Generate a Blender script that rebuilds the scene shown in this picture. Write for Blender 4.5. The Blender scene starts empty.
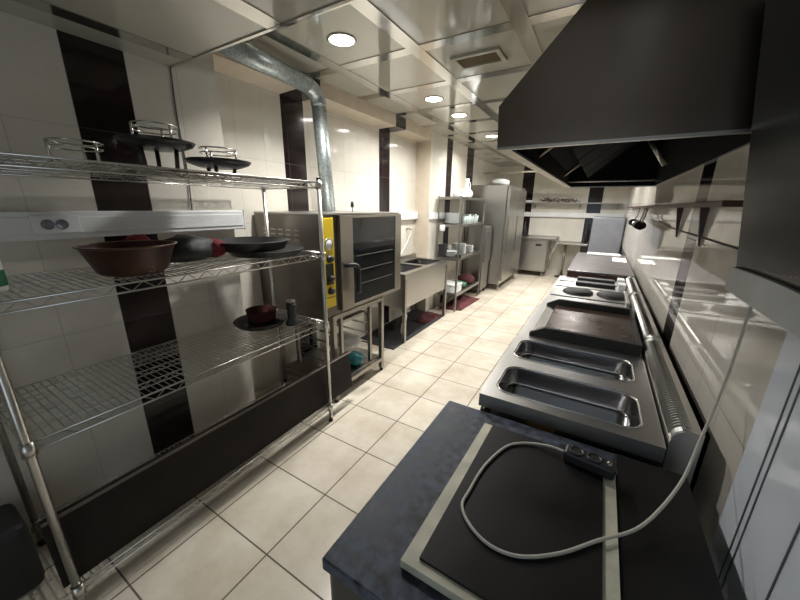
import bpy, bmesh, math, random
from mathutils import Vector, Matrix
random.seed(7)
PI = math.pi
SC = bpy.context.scene
COL = SC.collection

# ------------------------------------------------------------------ camera
f_px = 328.87
yaw, pitch, roll = math.radians(30.703), math.radians(15.987), math.radians(0.764)
cy, sy, cp, sp = math.cos(yaw), math.sin(yaw), math.cos(pitch), math.sin(pitch)
fw = Vector((-sy*cp, cy*cp, -sp)); rt = Vector((cy, sy, 0)); up = rt.cross(fw)
r2 = rt*math.cos(roll) + up*math.sin(roll); u2 = up*math.cos(roll) - rt*math.sin(roll)
cam_d = bpy.data.cameras.new('camera'); cam = bpy.data.objects.new('camera', cam_d); COL.objects.link(cam)
cam_d.sensor_width = 36; cam_d.lens = f_px/800*36; cam_d.clip_start = .02
m3 = Matrix((r2, u2, -fw)).transposed()
cam.matrix_world = Matrix.Translation((0, 0, 1.62)) @ m3.to_4x4()
SC.camera = cam

# ------------------------------------------------------------------ world, exposure
w = bpy.data.worlds.new('world'); SC.world = w; w.use_nodes = True
w.node_tree.nodes['Background'].inputs[0].default_value = (.72, .86, 1, 1)
w.node_tree.nodes['Background'].inputs[1].default_value = 1.3
SC.view_settings.view_transform = 'Standard'; SC.view_settings.look = 'None'
SC.view_settings.gamma = 1; SC.view_settings.use_curve_mapping = False
SC.view_settings.exposure = 0.0
LAMP_W = 25.0
# daylight comes in through the open doorway behind the camera: a portal guides the sampling
pd = bpy.data.lights.new('door_portal', 'AREA'); pd.shape = 'RECTANGLE'; pd.size = 1.1; pd.size_y = 2.1
pd.cycles.is_portal = True
po = bpy.data.objects.new('door_portal', pd); COL.objects.link(po)
po.location = (-.35, -1.3, 1.05); po.rotation_euler = (PI/2, 0, PI)
po.rotation_euler = (-PI/2, 0, 0)
po.rotation_euler = Vector((0, 1, 0)).to_track_quat('-Z', 'Z').to_euler()

# ------------------------------------------------------------------ materials
def nodes(name):
    m = bpy.data.materials.new(name); m.use_nodes = True
    return m, m.node_tree.nodes, m.node_tree.links, m.node_tree.nodes['Principled BSDF']
def mat(name, col, rough=.5, metal=0, var=.12, scale=8, spec=.5, bump=0, stretch=None, col2=None, alpha=1, emit=None, rvar=.0, coat=0):
    m, n, l, b = nodes(name)
    b.inputs['Metallic'].default_value = metal; b.inputs['Specular IOR Level'].default_value = spec
    tc = n.new('ShaderNodeTexCoord'); mp = n.new('ShaderNodeMapping'); l.new(tc.outputs['Object'], mp.inputs[0])
    if stretch: mp.inputs['Scale'].default_value = stretch
    nz = n.new('ShaderNodeTexNoise'); nz.inputs['Scale'].default_value = scale; nz.inputs['Detail'].default_value = 6
    l.new(mp.outputs[0], nz.inputs['Vector'])
    rp = n.new('ShaderNodeValToRGB'); c = col
    c2 = col2 or [min(1, x*(1+var)) for x in c]; c1 = c if col2 else [x*(1-var) for x in c]
    rp.color_ramp.elements[0].color = (*c1, 1); rp.color_ramp.elements[1].color = (*c2, 1)
    rp.color_ramp.elements[0].position = .35; rp.color_ramp.elements[1].position = .68
    l.new(nz.outputs['Fac'], rp.inputs[0]); l.new(rp.outputs[0], b.inputs['Base Color'])
    if rvar:
        mr = n.new('ShaderNodeMapRange'); mr.inputs['To Min'].default_value = max(.02, rough-rvar); mr.inputs['To Max'].default_value = rough+rvar
        mr.inputs['From Min'].default_value = .3; mr.inputs['From Max'].default_value = .7
        l.new(nz.outputs['Fac'], mr.inputs['Value']); l.new(mr.outputs[0], b.inputs['Roughness'])
    else: b.inputs['Roughness'].default_value = rough
    if coat: b.inputs['Coat Weight'].default_value = coat; b.inputs['Coat Roughness'].default_value = .08
    if bump:
        bp = n.new('ShaderNodeBump'); bp.inputs['Strength'].default_value = bump; bp.inputs['Distance'].default_value = .004
        l.new(nz.outputs['Fac'], bp.inputs['Height']); l.new(bp.outputs[0], b.inputs['Normal'])
    if alpha < 1: b.inputs['Alpha'].default_value = alpha
    if emit: b.inputs['Emission Color'].default_value = (*emit[0], 1); b.inputs['Emission Strength'].default_value = emit[1]
    return m
def tile(name, axes, size, off, col, col2, mortar, msize=.003, rough=.12, dirt=None, spec=.5, wav=.0):
    m, n, l, b = nodes(name)
    tc = n.new('ShaderNodeTexCoord'); sx = n.new('ShaderNodeSeparateXYZ'); l.new(tc.outputs['Object'], sx.inputs[0])
    cb = n.new('ShaderNodeCombineXYZ')
    for i, a in enumerate(axes):
        s = n.new('ShaderNodeMath'); s.operation = 'SUBTRACT'; l.new(sx.outputs[a], s.inputs[0]); s.inputs[1].default_value = off[i]-40*size[i]
        l.new(s.outputs[0], cb.inputs[i])
    br = n.new('ShaderNodeTexBrick'); br.offset = 0; br.squash = 1
    br.inputs['Scale'].default_value = 1; br.inputs['Brick Width'].default_value = size[0]; br.inputs['Row Height'].default_value = size[1]
    br.inputs['Mortar Size'].default_value = msize; br.inputs['Mortar Smooth'].default_value = .1; br.inputs['Bias'].default_value = 0
    br.inputs['Color1'].default_value = (*col, 1); br.inputs['Color2'].default_value = (*col2, 1); br.inputs['Mortar'].default_value = (*mortar, 1)
    l.new(cb.outputs[0], br.inputs['Vector'])
    nz = n.new('ShaderNodeTexNoise'); nz.inputs['Scale'].default_value = 3.2; nz.inputs['Detail'].default_value = 7; nz.inputs['Roughness'].default_value = .65
    l.new(tc.outputs['Object'], nz.inputs['Vector'])
    mx = n.new('ShaderNodeMix'); mx.data_type = 'RGBA'; mx.blend_type = 'MULTIPLY'
    rp = n.new('ShaderNodeValToRGB'); d = dirt or (.86, .84, .8)
    rp.color_ramp.elements[0].color = (*d, 1); rp.color_ramp.elements[1].color = (1, 1, 1, 1)
    rp.color_ramp.elements[0].position = .36; rp.color_ramp.elements[1].position = .62
    l.new(nz.outputs['Fac'], rp.inputs[0]); mx.inputs['Factor'].default_value = 1
    l.new(br.outputs['Color'], mx.inputs['A']); l.new(rp.outputs[0], mx.inputs['B']); l.new(mx.outputs['Result'], b.inputs['Base Color'])
    mr = n.new('ShaderNodeMapRange'); mr.inputs['To Min'].default_value = rough; mr.inputs['To Max'].default_value = .7
    l.new(br.outputs['Fac'], mr.inputs['Value']); l.new(mr.outputs[0], b.inputs['Roughness'])
    iv = n.new('ShaderNodeMath'); iv.operation = 'SUBTRACT'; iv.inputs[0].default_value = 1; l.new(br.outputs['Fac'], iv.inputs[1])
    hgt = iv.outputs[0]
    bp = n.new('ShaderNodeBump'); bp.inputs['Strength'].default_value = .5; bp.inputs['Distance'].default_value = .002
    l.new(hgt, bp.inputs['Height'])
    if wav:
        n2 = n.new('ShaderNodeTexNoise'); n2.inputs['Scale'].default_value = 2.5; l.new(tc.outputs['Object'], n2.inputs['Vector'])
        b2 = n.new('ShaderNodeBump'); b2.inputs['Strength'].default_value = wav; b2.inputs['Distance'].default_value = .01
        l.new(n2.outputs['Fac'], b2.inputs['Height']); l.new(bp.outputs[0], b2.inputs['Normal']); l.new(b2.outputs[0], b.inputs['Normal'])
    else: l.new(bp.outputs[0], b.inputs['Normal'])
    b.inputs['Specular IOR Level'].default_value = spec
    return m
CRM, CRM2, GRT = (.65, .62, .55), (.68, .65, .58), (.46, .43, .37)
DK, DK2, DKG = (.014, .009, .010), (.018, .012, .012), (.03, .026, .026)
M = {}
M['floor'] = tile('floor tile', (0, 1), (.4, .4), (-1.14, .696), (.56, .51, .43), (.60, .55, .46), (.10, .08, .06), .004, .22, (.80, .77, .72))
M['wyz'] = tile('cream wall tile', (1, 2), (.2445, .49), (.695, 0), CRM, CRM2, GRT, .0016, .08, (.93, .92, .9), .5, .02)
M['wxz'] = tile('cream wall tile across', (0, 2), (.236, .47), (-1.225, .07), CRM, CRM2, GRT, .002, .10, (.93, .92, .9))
M['ryz'] = tile('cream wall tile right', (1, 2), (.2445, .49), (1.583, .025), CRM, CRM2, (.26, .23, .20), .0022, .035, (.96, .95, .94), 1.0, .006)
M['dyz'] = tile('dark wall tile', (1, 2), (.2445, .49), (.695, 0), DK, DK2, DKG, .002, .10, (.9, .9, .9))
M['dxz'] = tile('dark wall tile across', (0, 2), (.3, .47), (-1.9, .07), DK, DK2, DKG, .002, .12, (.9, .9, .9))
M['beige'] = mat('painted column', (.60, .52, .41), .4, var=.05)
M['ceil'] = mat('glossy ceiling panel', (.43, .42, .36), .07, var=.03, scale=2, spec=1.0)
M['cstrip'] = mat('silver ceiling strip', (.52, .51, .48), .14, 1.0, var=.08, scale=3, rvar=.05)
M['white'] = mat('white plastic', (.72, .73, .73), .35, var=.05)
M['paneltint'] = mat('daylight tinted panel', (.74, .79, .85), .16, var=.05, scale=3)  # blue cast stands for daylight reflected off the near wall tiles
M['seam'] = mat('dark seam', (.10, .10, .11), .5)
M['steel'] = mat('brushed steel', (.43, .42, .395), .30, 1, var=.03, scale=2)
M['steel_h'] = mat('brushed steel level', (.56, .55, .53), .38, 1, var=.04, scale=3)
M['steel_worn'] = mat('worn steel', (.34, .325, .30), .34, 1, var=.05, scale=3)
M['basin'] = mat('polished basin steel', (.40, .40, .41), .18, 1, var=.04, scale=3)
M['basinfloor'] = mat('polished basin floor', (.50, .50, .51), .17, 1, var=.03, scale=3)
M['hood'] = mat('dark hood steel', (.15, .120, .095), .30, 1, var=.06, scale=2, rvar=.03)
M['hoodin'] = mat('near-black hood inside', (.007, .006, .006), .8, 0, var=.3, scale=6, spec=.1)  # hood lining and filters in a near-black matte colour
M['hoodrim'] = mat('hood rim steel', (.40, .37, .33), .35, 1, var=.15, scale=6)
M['chrome'] = mat('chrome wire', (.62, .61, .58), .25, 1, var=.1)
M['wire'] = mat('dull chrome wire', (.58, .57, .54), .28, 1, var=.1)
M['black'] = mat('black enamel', (.010, .010, .011), .38, var=.3)
M['blackplastic'] = mat('black plastic', (.016, .016, .018), .5, var=.2)
M['castiron'] = mat('cast iron', (.022, .021, .021), .55, .2, var=.3, scale=14, bump=.2)
M['glass'] = mat('dark oven glass', (.010, .013, .016), .05, var=.1, spec=.35)
M['oven'] = mat('smoky oven steel', (.17, .155, .14), .36, 1, var=.12, scale=4, rvar=.05)
M['ovenframe'] = mat('oven door steel', (.33, .31, .28), .32, 1, var=.04, scale=3)
M['yellow'] = mat('yellow panel', (.80, .58, .02), .4, var=.05)
M['rubber'] = mat('black rubber', (.012, .012, .012), .7)
M['board'] = mat('dark brown board', (.012, .009, .0075), .55, var=.25, scale=5, spec=.2)
M['boardedge'] = mat('board edge', (.10, .085, .065), .6)
M['copper'] = mat('dark copper', (.055, .021, .014), .45, .5, var=.3, scale=9, rvar=.08)
M['copperin'] = mat('tinned copper inside', (.30, .20, .13), .32, .8, var=.3, scale=9)
M['red'] = mat('red cloth', (.17, .014, .02), .85, var=.4, scale=16, bump=.5)
M['maroon'] = mat('maroon cloth', (.075, .014, .017), .9, var=.4, scale=10, bump=.6)
M['blackcloth'] = mat('black bag cloth', (.020, .022, .024), .6, var=.5, scale=12, bump=.6)
M['grey'] = mat('grey blue sheet steel', (.19, .195, .22), .4, .3, var=.06)
M['greylid'] = mat('dull grey lid', (.14, .125, .125), .34, .6, var=.15, scale=5)
M['rustface'] = mat('dark red brown front', (.055, .016, .010), .5, var=.3)
M['plate'] = mat('white porcelain', (.74, .76, .76), .15, var=.02)
M['glassware'] = mat('pale green glass', (.55, .64, .62), .08, var=.05, alpha=.75)
M['cream'] = mat('chipped cream paint', (.55, .53, .42), .5, var=.18, scale=16)
M['tabletop'] = mat('blue black table top', (.010, .012, .018), .5, var=.5, scale=38, rvar=.12, spec=.22, col2=(.095, .115, .15))
M['sheet'] = mat('black sheet', (.009, .008, .008), .48, var=.4, scale=5, rvar=.08, spec=.25)
M['cable'] = mat('grey white cable', (.50, .48, .42), .5, var=.08)
M['wood'] = mat('brown painted wood', (.060, .026, .017), .45, var=.25, scale=6, stretch=(1, .15, 1))
M['galv'] = None
M['griddle'] = mat('greasy griddle', (.045, .026, .019), .30, .55, var=.5, scale=5, rvar=.12, col2=(.13, .085, .065))
M['paper'] = mat('white paper', (.75, .74, .68), .7, var=.04)
M['label'] = mat('amber label', (.20, .11, .03), .5)
M['teal'] = mat('teal plastic', (.02, .22, .26), .4)
M['towel'] = mat('white cloth', (.62, .61, .58), .9, var=.15, bump=.5)
M['green'] = mat('green label', (.02, .15, .07), .5)
M['heater'] = mat('dark heater front', (.022, .024, .025), .25, var=.15, scale=3, spec=.12)
M['heaterlip'] = mat('grey heater lip', (.50, .53, .53), .35, var=.06)
M['tan'] = mat('tan vent mesh', (.18, .13, .07), .7)
M['lens'] = mat('lit lamp lens', (.9, .9, .9), .4, emit=((1, .97, .92), 26))
def galv():
    m, n, l, b = nodes('galvanised steel'); tc = n.new('ShaderNodeTexCoord')
    v = n.new('ShaderNodeTexVoronoi'); v.inputs['Scale'].default_value = 70; l.new(tc.outputs['Object'], v.inputs['Vector'])
    rp = n.new('ShaderNodeValToRGB'); rp.color_ramp.elements[0].color = (.30, .35, .36, 1); rp.color_ramp.elements[1].color = (.52, .57, .57, 1)
    sp_ = n.new('ShaderNodeSeparateColor'); l.new(v.outputs['Color'], sp_.inputs[0]); l.new(sp_.outputs[0], rp.inputs[0])
    l.new(rp.outputs[0], b.inputs['Base Color']); b.inputs['Metallic'].default_value = .8; b.inputs['Roughness'].default_value = .42
    return m
M['galv'] = galv()

# ------------------------------------------------------------------ mesh helpers
ORG = {}
class MB:
    def __init__(s): s.bm = bmesh.new()
    def quad(s, pts, mi=0, sm=False):
        f = s.bm.faces.new([s.bm.verts.new(p) for p in pts]); f.material_index = mi; f.smooth = sm; return s
    def box(s, x0, x1, y0, y1, z0, z1, bev=0, mi=0, seg=2):
        b = bmesh.new(); bmesh.ops.create_cube(b, size=1)
        for v in b.verts: v.co = ((x0+x1)/2+v.co.x*(x1-x0), (y0+y1)/2+v.co.y*(y1-y0), (z0+z1)/2+v.co.z*(z1-z0))
        if bev: bmesh.ops.bevel(b, geom=b.edges[:], offset=bev, segments=seg, affect='EDGES', profile=.5)
        s._merge(b, mi, False); return s
    def _merge(s, b, mi, sm, mtx=None):
        if mtx: bmesh.ops.transform(b, matrix=mtx, verts=b.verts)
        mp = {v: s.bm.verts.new(v.co) for v in b.verts}
        for f in b.faces:
            try: nf = s.bm.faces.new([mp[v] for v in f.verts])
            except ValueError: continue
            nf.material_index = mi; nf.smooth = sm or f.smooth
        b.free()
    def rbox(s, c, sx_, sy_, sz, rot, bev=0, mi=0):
        b = bmesh.new(); bmesh.ops.create_cube(b, size=1)
        for v in b.verts: v.co = (v.co.x*sx_, v.co.y*sy_, v.co.z*sz)
        if bev: bmesh.ops.bevel(b, geom=b.edges[:], offset=bev, segments=2, affect='EDGES', profile=.5)
        s._merge(b, mi, False, Matrix.Translation(c) @ rot.to_4x4()); return s
    def tube(s, pts, r, n=8, cap=True, mi=0, closed=False):
        pts = [Vector(p) for p in pts]; N = len(pts); rings = []
        ref = None
        for i, p in enumerate(pts):
            if closed: t = (pts[(i+1) % N]-pts[i-1])
            else: t = (pts[min(i+1, N-1)]-pts[max(i-1, 0)])
            t.normalize()
            if ref is None:
                ref = t.orthogonal().normalized()
            a = (ref-t*ref.dot(t))
            a = a.normalized() if a.length > 1e-6 else t.orthogonal().normalized()
            ref = a; b_ = t.cross(a); rr = r[i] if isinstance(r, (list, tuple)) else r
            rings.append([s.bm.verts.new(p+a*math.cos(2*PI*k/n)*rr+b_*math.sin(2*PI*k/n)*rr) for k in range(n)])
        M_ = N if closed else N-1
        for i in range(M_):
            A, B = rings[i], rings[(i+1) % N]
            for k in range(n):
                f = s.bm.faces.new((A[k], A[(k+1) % n], B[(k+1) % n], B[k])); f.smooth = n > 5; f.material_index = mi
        if cap and not closed:
            for R in (rings[0][::-1], rings[-1]):
                f = s.bm.faces.new(R); f.material_index = mi
        return s
    def lathe(s, prof, c, n=32, mi=0, sm=True, mtx=None):
        b = bmesh.new(); rings = []
        for r, z in prof:
            if r < 1e-5: rings.append([b.verts.new((0, 0, z))])
            else: rings.append([b.verts.new((r*math.cos(2*PI*k/n), r*math.sin(2*PI*k/n), z)) for k in range(n)])
        for A, B in zip(rings, rings[1:]):
            for k in range(n):
                k2 = (k+1) % n
                if len(A) == 1 and len(B) == 1: continue
                vs = (A[0], B[k2], B[k]) if len(A) == 1 else ((A[k], A[k2], B[0]) if len(B) == 1 else (A[k], A[k2], B[k2], B[k]))
                b.faces.new(vs).smooth = sm
        bmesh.ops.recalc_face_normals(b, faces=b.faces)
        T = Matrix.Translation(c)
        if mtx is not None: T = T @ mtx.to_4x4()
        s._merge(b, mi, False, T); return s
    def cyl(s, a, b_, r, n=20, mi=0): return s.tube([a, b_], r, n, True, mi)
    def prism(s, poly, axis, a0, a1, mi=0, sm=False):
        def P(p, a): return {'x': (a, p[0], p[1]), 'y': (p[0], a, p[1]), 'z': (p[0], p[1], a)}[axis]
        b = bmesh.new()
        A = [b.verts.new(P(p, a0)) for p in poly]; B = [b.verts.new(P(p, a1)) for p in poly]; n = len(poly)
        b.faces.new(A); b.faces.new(B[::-1])
        for k in range(n): b.faces.new((A[k], B[k], B[(k+1) % n], A[(k+1) % n])).smooth = sm
        bmesh.ops.recalc_face_normals(b, faces=b.faces)
        s._merge(b, mi, False); return s
    def blob(s, c, rx, ry, rz, amp=.15, freq=3, seed=0, sub=3, mi=0, flat=None):
        from mathutils import noise
        b = bmesh.new(); bmesh.ops.create_icosphere(b, subdivisions=sub, radius=1)
        for v in b.verts:
            d = noise.noise(v.co*freq+Vector((seed*7.3, seed*3.1, 0)))*amp + noise.noise(v.co*freq*2.7+Vector((0, seed*5, 1)))*amp*.5
            q = v.co*(1+d); z = q.z*rz
            if flat is not None: z = max(z, -flat)
            v.co = (c[0]+q.x*rx, c[1]+q.y*ry, c[2]+z)
        for f in b.faces: f.smooth = True
        s._merge(b, mi, True); return s
    def build(s, name, mats, parent=None, loc=None, kind=None, label=None, cat=None, group=None, plabel=None, recalc=False):
        if recalc: bmesh.ops.recalc_face_normals(s.bm, faces=s.bm.faces)
        me = bpy.data.meshes.new(name); 
        if parent is not None: L = ORG[parent]
        elif loc is not None: L = Vector(loc)
        elif kind == 'structure': L = Vector((0, 0, 0))
        else:
            xs = [v.co for v in s.bm.verts]
            L = Vector(((min(v.x for v in xs)+max(v.x for v in xs))/2, (min(v.y for v in xs)+max(v.y for v in xs))/2, min(v.z for v in xs)))
        bmesh.ops.translate(s.bm, verts=s.bm.verts, vec=-L)
        s.bm.to_mesh(me); s.bm.free()
        if not isinstance(mats, (list, tuple)): mats = [mats]
        for m in mats: me.materials.append(M[m])
        o = bpy.data.objects.new(name, me); COL.objects.link(o)
        ORG[o] = L
        if parent is not None: o.parent = parent
        else: o.location = L
        if kind: o['kind'] = kind
        if label: o['label'] = label; o['category'] = cat
        if group: o['group'] = group
        if plabel: o['label'] = plabel
        return o
def thing(name, label, cat, loc, group=None):
    o = bpy.data.objects.new(name, None); COL.objects.link(o); o.location = loc; o.empty_display_size = .1
    o['label'] = label; o['category'] = cat
    if group: o['group'] = group
    ORG[o] = Vector(loc); return o
def dup(root, loc, rotz=0, label=None):
    def cp_(o, par):
        c = o.copy(); COL.objects.link(c)
        if par is not None: c.parent = par
        for ch in KIDS(o): cp_(ch, c)
        return c
    c = cp_(root, None); c.location = loc; c.rotation_euler = (0, 0, rotz)
    if label: c['label'] = label
    return c
def KIDS(o): return [x for x in bpy.data.objects if x.parent == o]
def smooth_path(pts, n=10):
    pts = [Vector(p) for p in pts]; out = []
    for i in range(len(pts)-1):
        p0, p1, p2, p3 = pts[max(i-1, 0)], pts[i], pts[i+1], pts[min(i+2, len(pts)-1)]
        for k in range(n):
            t = k/n
            out.append(.5*((2*p1)+(p2-p0)*t+(2*p0-5*p1+4*p2-p3)*t*t+(3*p1-p0-3*p2+p3)*t**3))
    out.append(pts[-1]); return out
def ring(c, r, n=32, z=0): return [(c[0]+r*math.cos(2*PI*k/n), c[1]+r*math.sin(2*PI*k/n), c[2]+z) for k in range(n)]
S = 'structure'

# ------------------------------------------------------------------ room shell
XL, XN, XR, YB, Y0 = -2.2, -2.43, .42, 9.2, -1.3
ZL, ZH = 2.35, 2.62
MB().box(-2.7, .6, Y0-.2, YB+.2, -.1, 0).build('floor', 'floor', kind=S)
def face_x(b, X, segs, z0, z1):
    for y0, y1, mi in segs: b.quad([(X, y0, z0), (X, y1, z0), (X, y1, z1), (X, y0, z1)], mi)
# near left wall: projects in front of the niche
b = MB(); face_x(b, XL, [(Y0, .695, 0), (.695, .9395, 1), (.9395, 1.42, 0)], 0, ZH)
b.quad([(XL, 1.42, 0), (-2.7, 1.42, 0), (-2.7, 1.42, ZH), (XL, 1.42, ZH)], 2); b.quad([(-2.7, Y0, 0), (-2.7, 1.42, 0), (-2.7, 1.42, ZH), (-2.7, Y0, ZH)], 0)
b.build('wall_left', ['wyz', 'dyz', 'wxz'], kind=S)
b = MB(); face_x(b, XN, [(1.42, 2.11, 0), (2.11, 2.36, 1), (2.36, 3.55, 0), (3.55, 3.79, 1), (3.79, 4.5, 0)], 0, ZH)
b.quad([(-2.7, 1.42, 0), (-2.7, 4.5, 0), (-2.7, 4.5, ZH), (-2.7, 1.42, ZH)], 0)
b.build('wall_left', ['wyz', 'dyz'], kind=S)
b = MB(); face_x(b, XL, [(4.5, 5.06, 0), (5.06, 5.28, 1), (5.28, 5.95, 0), (5.95, 6.3, 1)], 0, ZH)
b.quad([(XL, 4.5, 0), (-2.7, 4.5, 0), (-2.7, 4.5, ZH), (XL, 4.5, ZH)], 2); b.quad([(XL, 6.3, 0), (-2.7, 6.3, 0), (-2.7, 6.3, ZH), (XL, 6.3, ZH)], 2)
b.quad([(-2.7, 4.5, 0), (-2.7, 6.3, 0), (-2.7, 6.3, ZH), (-2.7, 4.5, ZH)], 2)
b.build('wall_left', ['wyz', 'dyz', 'beige'], kind=S)
b = MB(); face_x(b, -2.5, [(6.3, YB, 0)], 0, ZH); b.quad([(-2.7, 6.3, 0), (-2.7, YB, 0), (-2.7, YB, ZH), (-2.7, 6.3, ZH)], 0)
b.build('wall_left', ['wyz'], kind=S)
# beam along the niche top, the dark tile bands wrap round it
b = MB()
for y0, y1, mi in ((1.42, 2.114, 0), (2.114, 2.35, 1), (2.35, 3.56, 0), (3.56, 3.79, 1), (3.79, 4.5, 0)):
    b.quad([(XL, y0, 2.5), (XL, y1, 2.5), (XL, y1, ZH), (XL, y0, ZH)], mi)
    b.quad([(XL, y0, 2.5), (XN, y0, 2.49), (XN, y1, 2.49), (XL, y1, 2.5)], mi)
b.build('trim_1', ['beige', 'dyz'], kind=S)
b = MB(); b.box(-2.7, .6, YB, YB+.15, 0, ZH); 
for x0, x1 in ((-1.88, -1.6), (-.36, -.07)): b.quad([(x0, YB-.004, 0), (x1, YB-.004, 0), (x1, YB-.004, ZH), (x0, YB-.004, ZH)], 1)
b.build('wall_far', ['wxz', 'dxz'], kind=S)
b = MB(); face_x(b, XR, [(Y0, 2.19, 0), (2.19, 2.435, 1), (2.435, YB, 0)], .89, ZH)
face_x(b, XR, [(Y0, 1.335, 0), (1.335, YB, 1)], 0, .89)  # wall base set dark to stand in for the shaded gap behind the counters
b.quad([(XR+.2, Y0, 0), (XR+.2, YB, 0), (XR+.2, YB, ZH), (XR+.2, Y0, ZH)], 0)
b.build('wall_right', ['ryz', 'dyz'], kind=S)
# panel added on the near right wall, reflected bluish daylight put into its colour
b = MB(); b.box(.402, XR, .2, 1.06, 0, 2.3); 
for y in (.966, .94, .79): b.box(.400, .403, y-.002, y+.002, 0, 2.3, mi=1)
b.build('trim_2', ['paneltint', 'seam'], kind=S)
# wall behind the camera with an open doorway
b = MB(); b.box(-2.7, -.9, Y0-.15, Y0, 0, ZH); b.box(.2, .6, Y0-.15, Y0, 0, ZH); b.box(-.9, .2, Y0-.15, Y0, 2.1, ZH)
b.build('wall_near', 'wxz', kind=S)
# ceilings: glossy panels with silver strips
b = MB(); b.box(-2.7, .6, 1.16, YB+.15, ZH, ZH+.1)
for xc in (-1.9, -1.235, -.56, .1): b.box(xc-.048, xc+.048, 1.16, YB, ZH-.006, ZH+.01, mi=1)
yc = 1.57
while yc < YB:
    b.box(-2.2, XR, yc-.045, yc+.045, ZH-.005, ZH+.01, mi=1); yc += .667
b.build('ceiling', ['ceil', 'cstrip'], kind=S)
b = MB(); b.box(-2.7, .6, Y0-.15, 1.16, ZL, ZL+.06); b.box(-2.7, .6, 1.14, 1.18, ZL+.06, ZH+.1)
for xc in (-1.99, -1.32, -.65, .02): b.box(xc-.045, xc+.045, Y0, 1.15, ZL-.004, ZL+.01, mi=1)
for yy in (.45, -.2): b.box(-2.2, XR, yy-.045, yy+.045, ZL-.003, ZL+.01, mi=1)
b.box(-2.2, XR, 1.150, 1.166, ZL-.006, ZL+.02, mi=1)
b.build('ceiling', ['ceil', 'cstrip'], kind=S)

# ------------------------------------------------------------------ downlights
def downlight(x, y, z, label, pw):
    t = thing('downlight', label, 'ceiling light', (x, y, z), 'recessed ceiling downlights')
    MB().lathe([(.078, -.004), (.088, -.008), (.096, 0), (.078, .004)], (x, y, z)).build('trim_ring', 'cstrip', t)
    MB().lathe([(0, -.003), (.078, -.003), (.078, .004), (0, .004)], (x, y, z)).build('lens', 'lens', t)
    ld = bpy.data.lights.new('lamp', 'AREA'); ld.shape = 'DISK'; ld.size = .13; ld.energy = pw; ld.color = (1, .98, .945); ld.spread = math.radians(125 if y < 2 else 155)
    lo = bpy.data.objects.new('lamp', ld); COL.objects.link(lo); lo.parent = t; lo.location = (0, 0, -.014)
LAMPS = [(-1.58 if a[0] < 7 else -1.2, *a) for a in ((1.9, 'lit downlight nearest the galvanised duct elbow, largest in view', 1), (3.25, 'lit downlight left of the ceiling vent, second from the duct', 1),
                  (3.92, 'lit downlight beyond the ceiling vent, third from the duct', 1), (5.23, 'lit downlight beside the far top corner of the hood', 1),
                  (7.2, 'extra downlight added beside the tall steel refrigerator to brighten the far end', 1.6))]  # last lamp is an extra off the row, added to brighten the far end
LAMPS += [(-.25, 5.2, 'unseen downlight added behind the hood to brighten the far end of the cooking line', 1.5), (-.25, 6.9, 'unseen downlight added behind the hood to brighten the far wall', 1.8)]  # two unseen lamps behind the hood, added to brighten the far end
for x, y, lab, k in LAMPS: downlight(x, y, ZH-.001, lab, LAMP_W*k)
# ceiling vent
t = thing('ceiling_vent', 'rectangular tan-meshed air vent in the glossy ceiling panel', 'vent', (-.91, 2.57, ZH))
b = MB(); x0, x1, y0, y1 = -1.08, -.74, 2.46, 2.68
b.box(x0, x1, y0, y0+.03, ZH-.018, ZH); b.box(x0, x1, y1-.03, y1, ZH-.018, ZH); b.box(x0, x0+.03, y0+.03, y1-.03, ZH-.018, ZH); b.box(x1-.03, x1, y0+.03, y1-.03, ZH-.018, ZH)
b.build('frame', 'ceil', t)
b = MB(); b.box(x0+.03, x1-.03, y0+.03, y1-.03, ZH-.006, ZH)
for k in range(9): b.box(x0+.03, x1-.03, y0+.04+k*.0165, y0+.046+k*.0165, ZH-.013, ZH-.005)
b.build('grille', 'tan', t)

# ------------------------------------------------------------------ extractor hood
t = thing('extractor_hood', 'large dark steel extractor hood above the cooking line', 'hood', (.1, 2.9, 1.85))
prof = [(-.41, 1.85), (-.418, 2.0), (.14, 2.60), (.415, 2.60), (.415, 1.85)]
def shell(y0, y1):
    return MB().prism(prof, 'y', y0, y1)
shell(1.446, 1.454).build('end_panel', 'hood', t); shell(4.372, 4.38).build('end_panel', 'hood', t)
b = MB(); b.prism([(-.41, 1.85), (-.418, 2.0), (-.41, 2.0), (-.402, 1.85)], 'y', 1.454, 4.372)
b.prism([(-.418, 2.0), (.14, 2.60), (.15, 2.592), (-.408, 1.995)], 'y', 1.454, 4.372)
b.box(.14, .415, 1.454, 4.372, 2.592, 2.60); b.box(.407, .415, 1.454, 4.372, 1.85, 2.592); b.build('canopy', 'hood', t)
b = MB(); b.box(-.41, .415, 1.444, 1.47, 1.842, 1.852); b.box(-.412, -.36, 1.47, 4.36, 1.842, 1.852); b.box(-.41, .415, 4.355, 4.382, 1.842, 1.852); b.build('rim', 'hoodrim', t)
b = MB(); b.box(-.40, .405, 1.456, 1.462, 1.853, 2.0); b.box(-.40, .405, 4.362, 4.37, 1.853, 2.0); b.box(-.399, -.395, 1.46, 4.365, 1.853, 2.0); b.box(.40, .406, 1.46, 4.365, 1.853, 2.4)
b.prism([(-.39, 1.99), (.13, 2.55), (.12, 2.56), (-.40, 2.0)], 'y', 1.46, 4.365); b.prism([(.1, 2.5), (.4, 2.5), (.4, 2.51), (.1, 2.51)], 'y', 1.46, 4.365)
for yy in (1.463, 4.36): b.prism([(-.395, 1.99), (.13, 2.55), (.4, 2.55), (.4, 1.99)], 'y', yy, yy+.004)
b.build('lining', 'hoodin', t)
b = MB()
for k in range(5):
    y0 = 1.62+k*.53
    b.prism([(-.20, 1.93), (.28, 2.33), (.27, 2.345), (-.21, 1.945)], 'y', y0, y0+.50)
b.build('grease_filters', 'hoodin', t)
b = MB()
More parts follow.
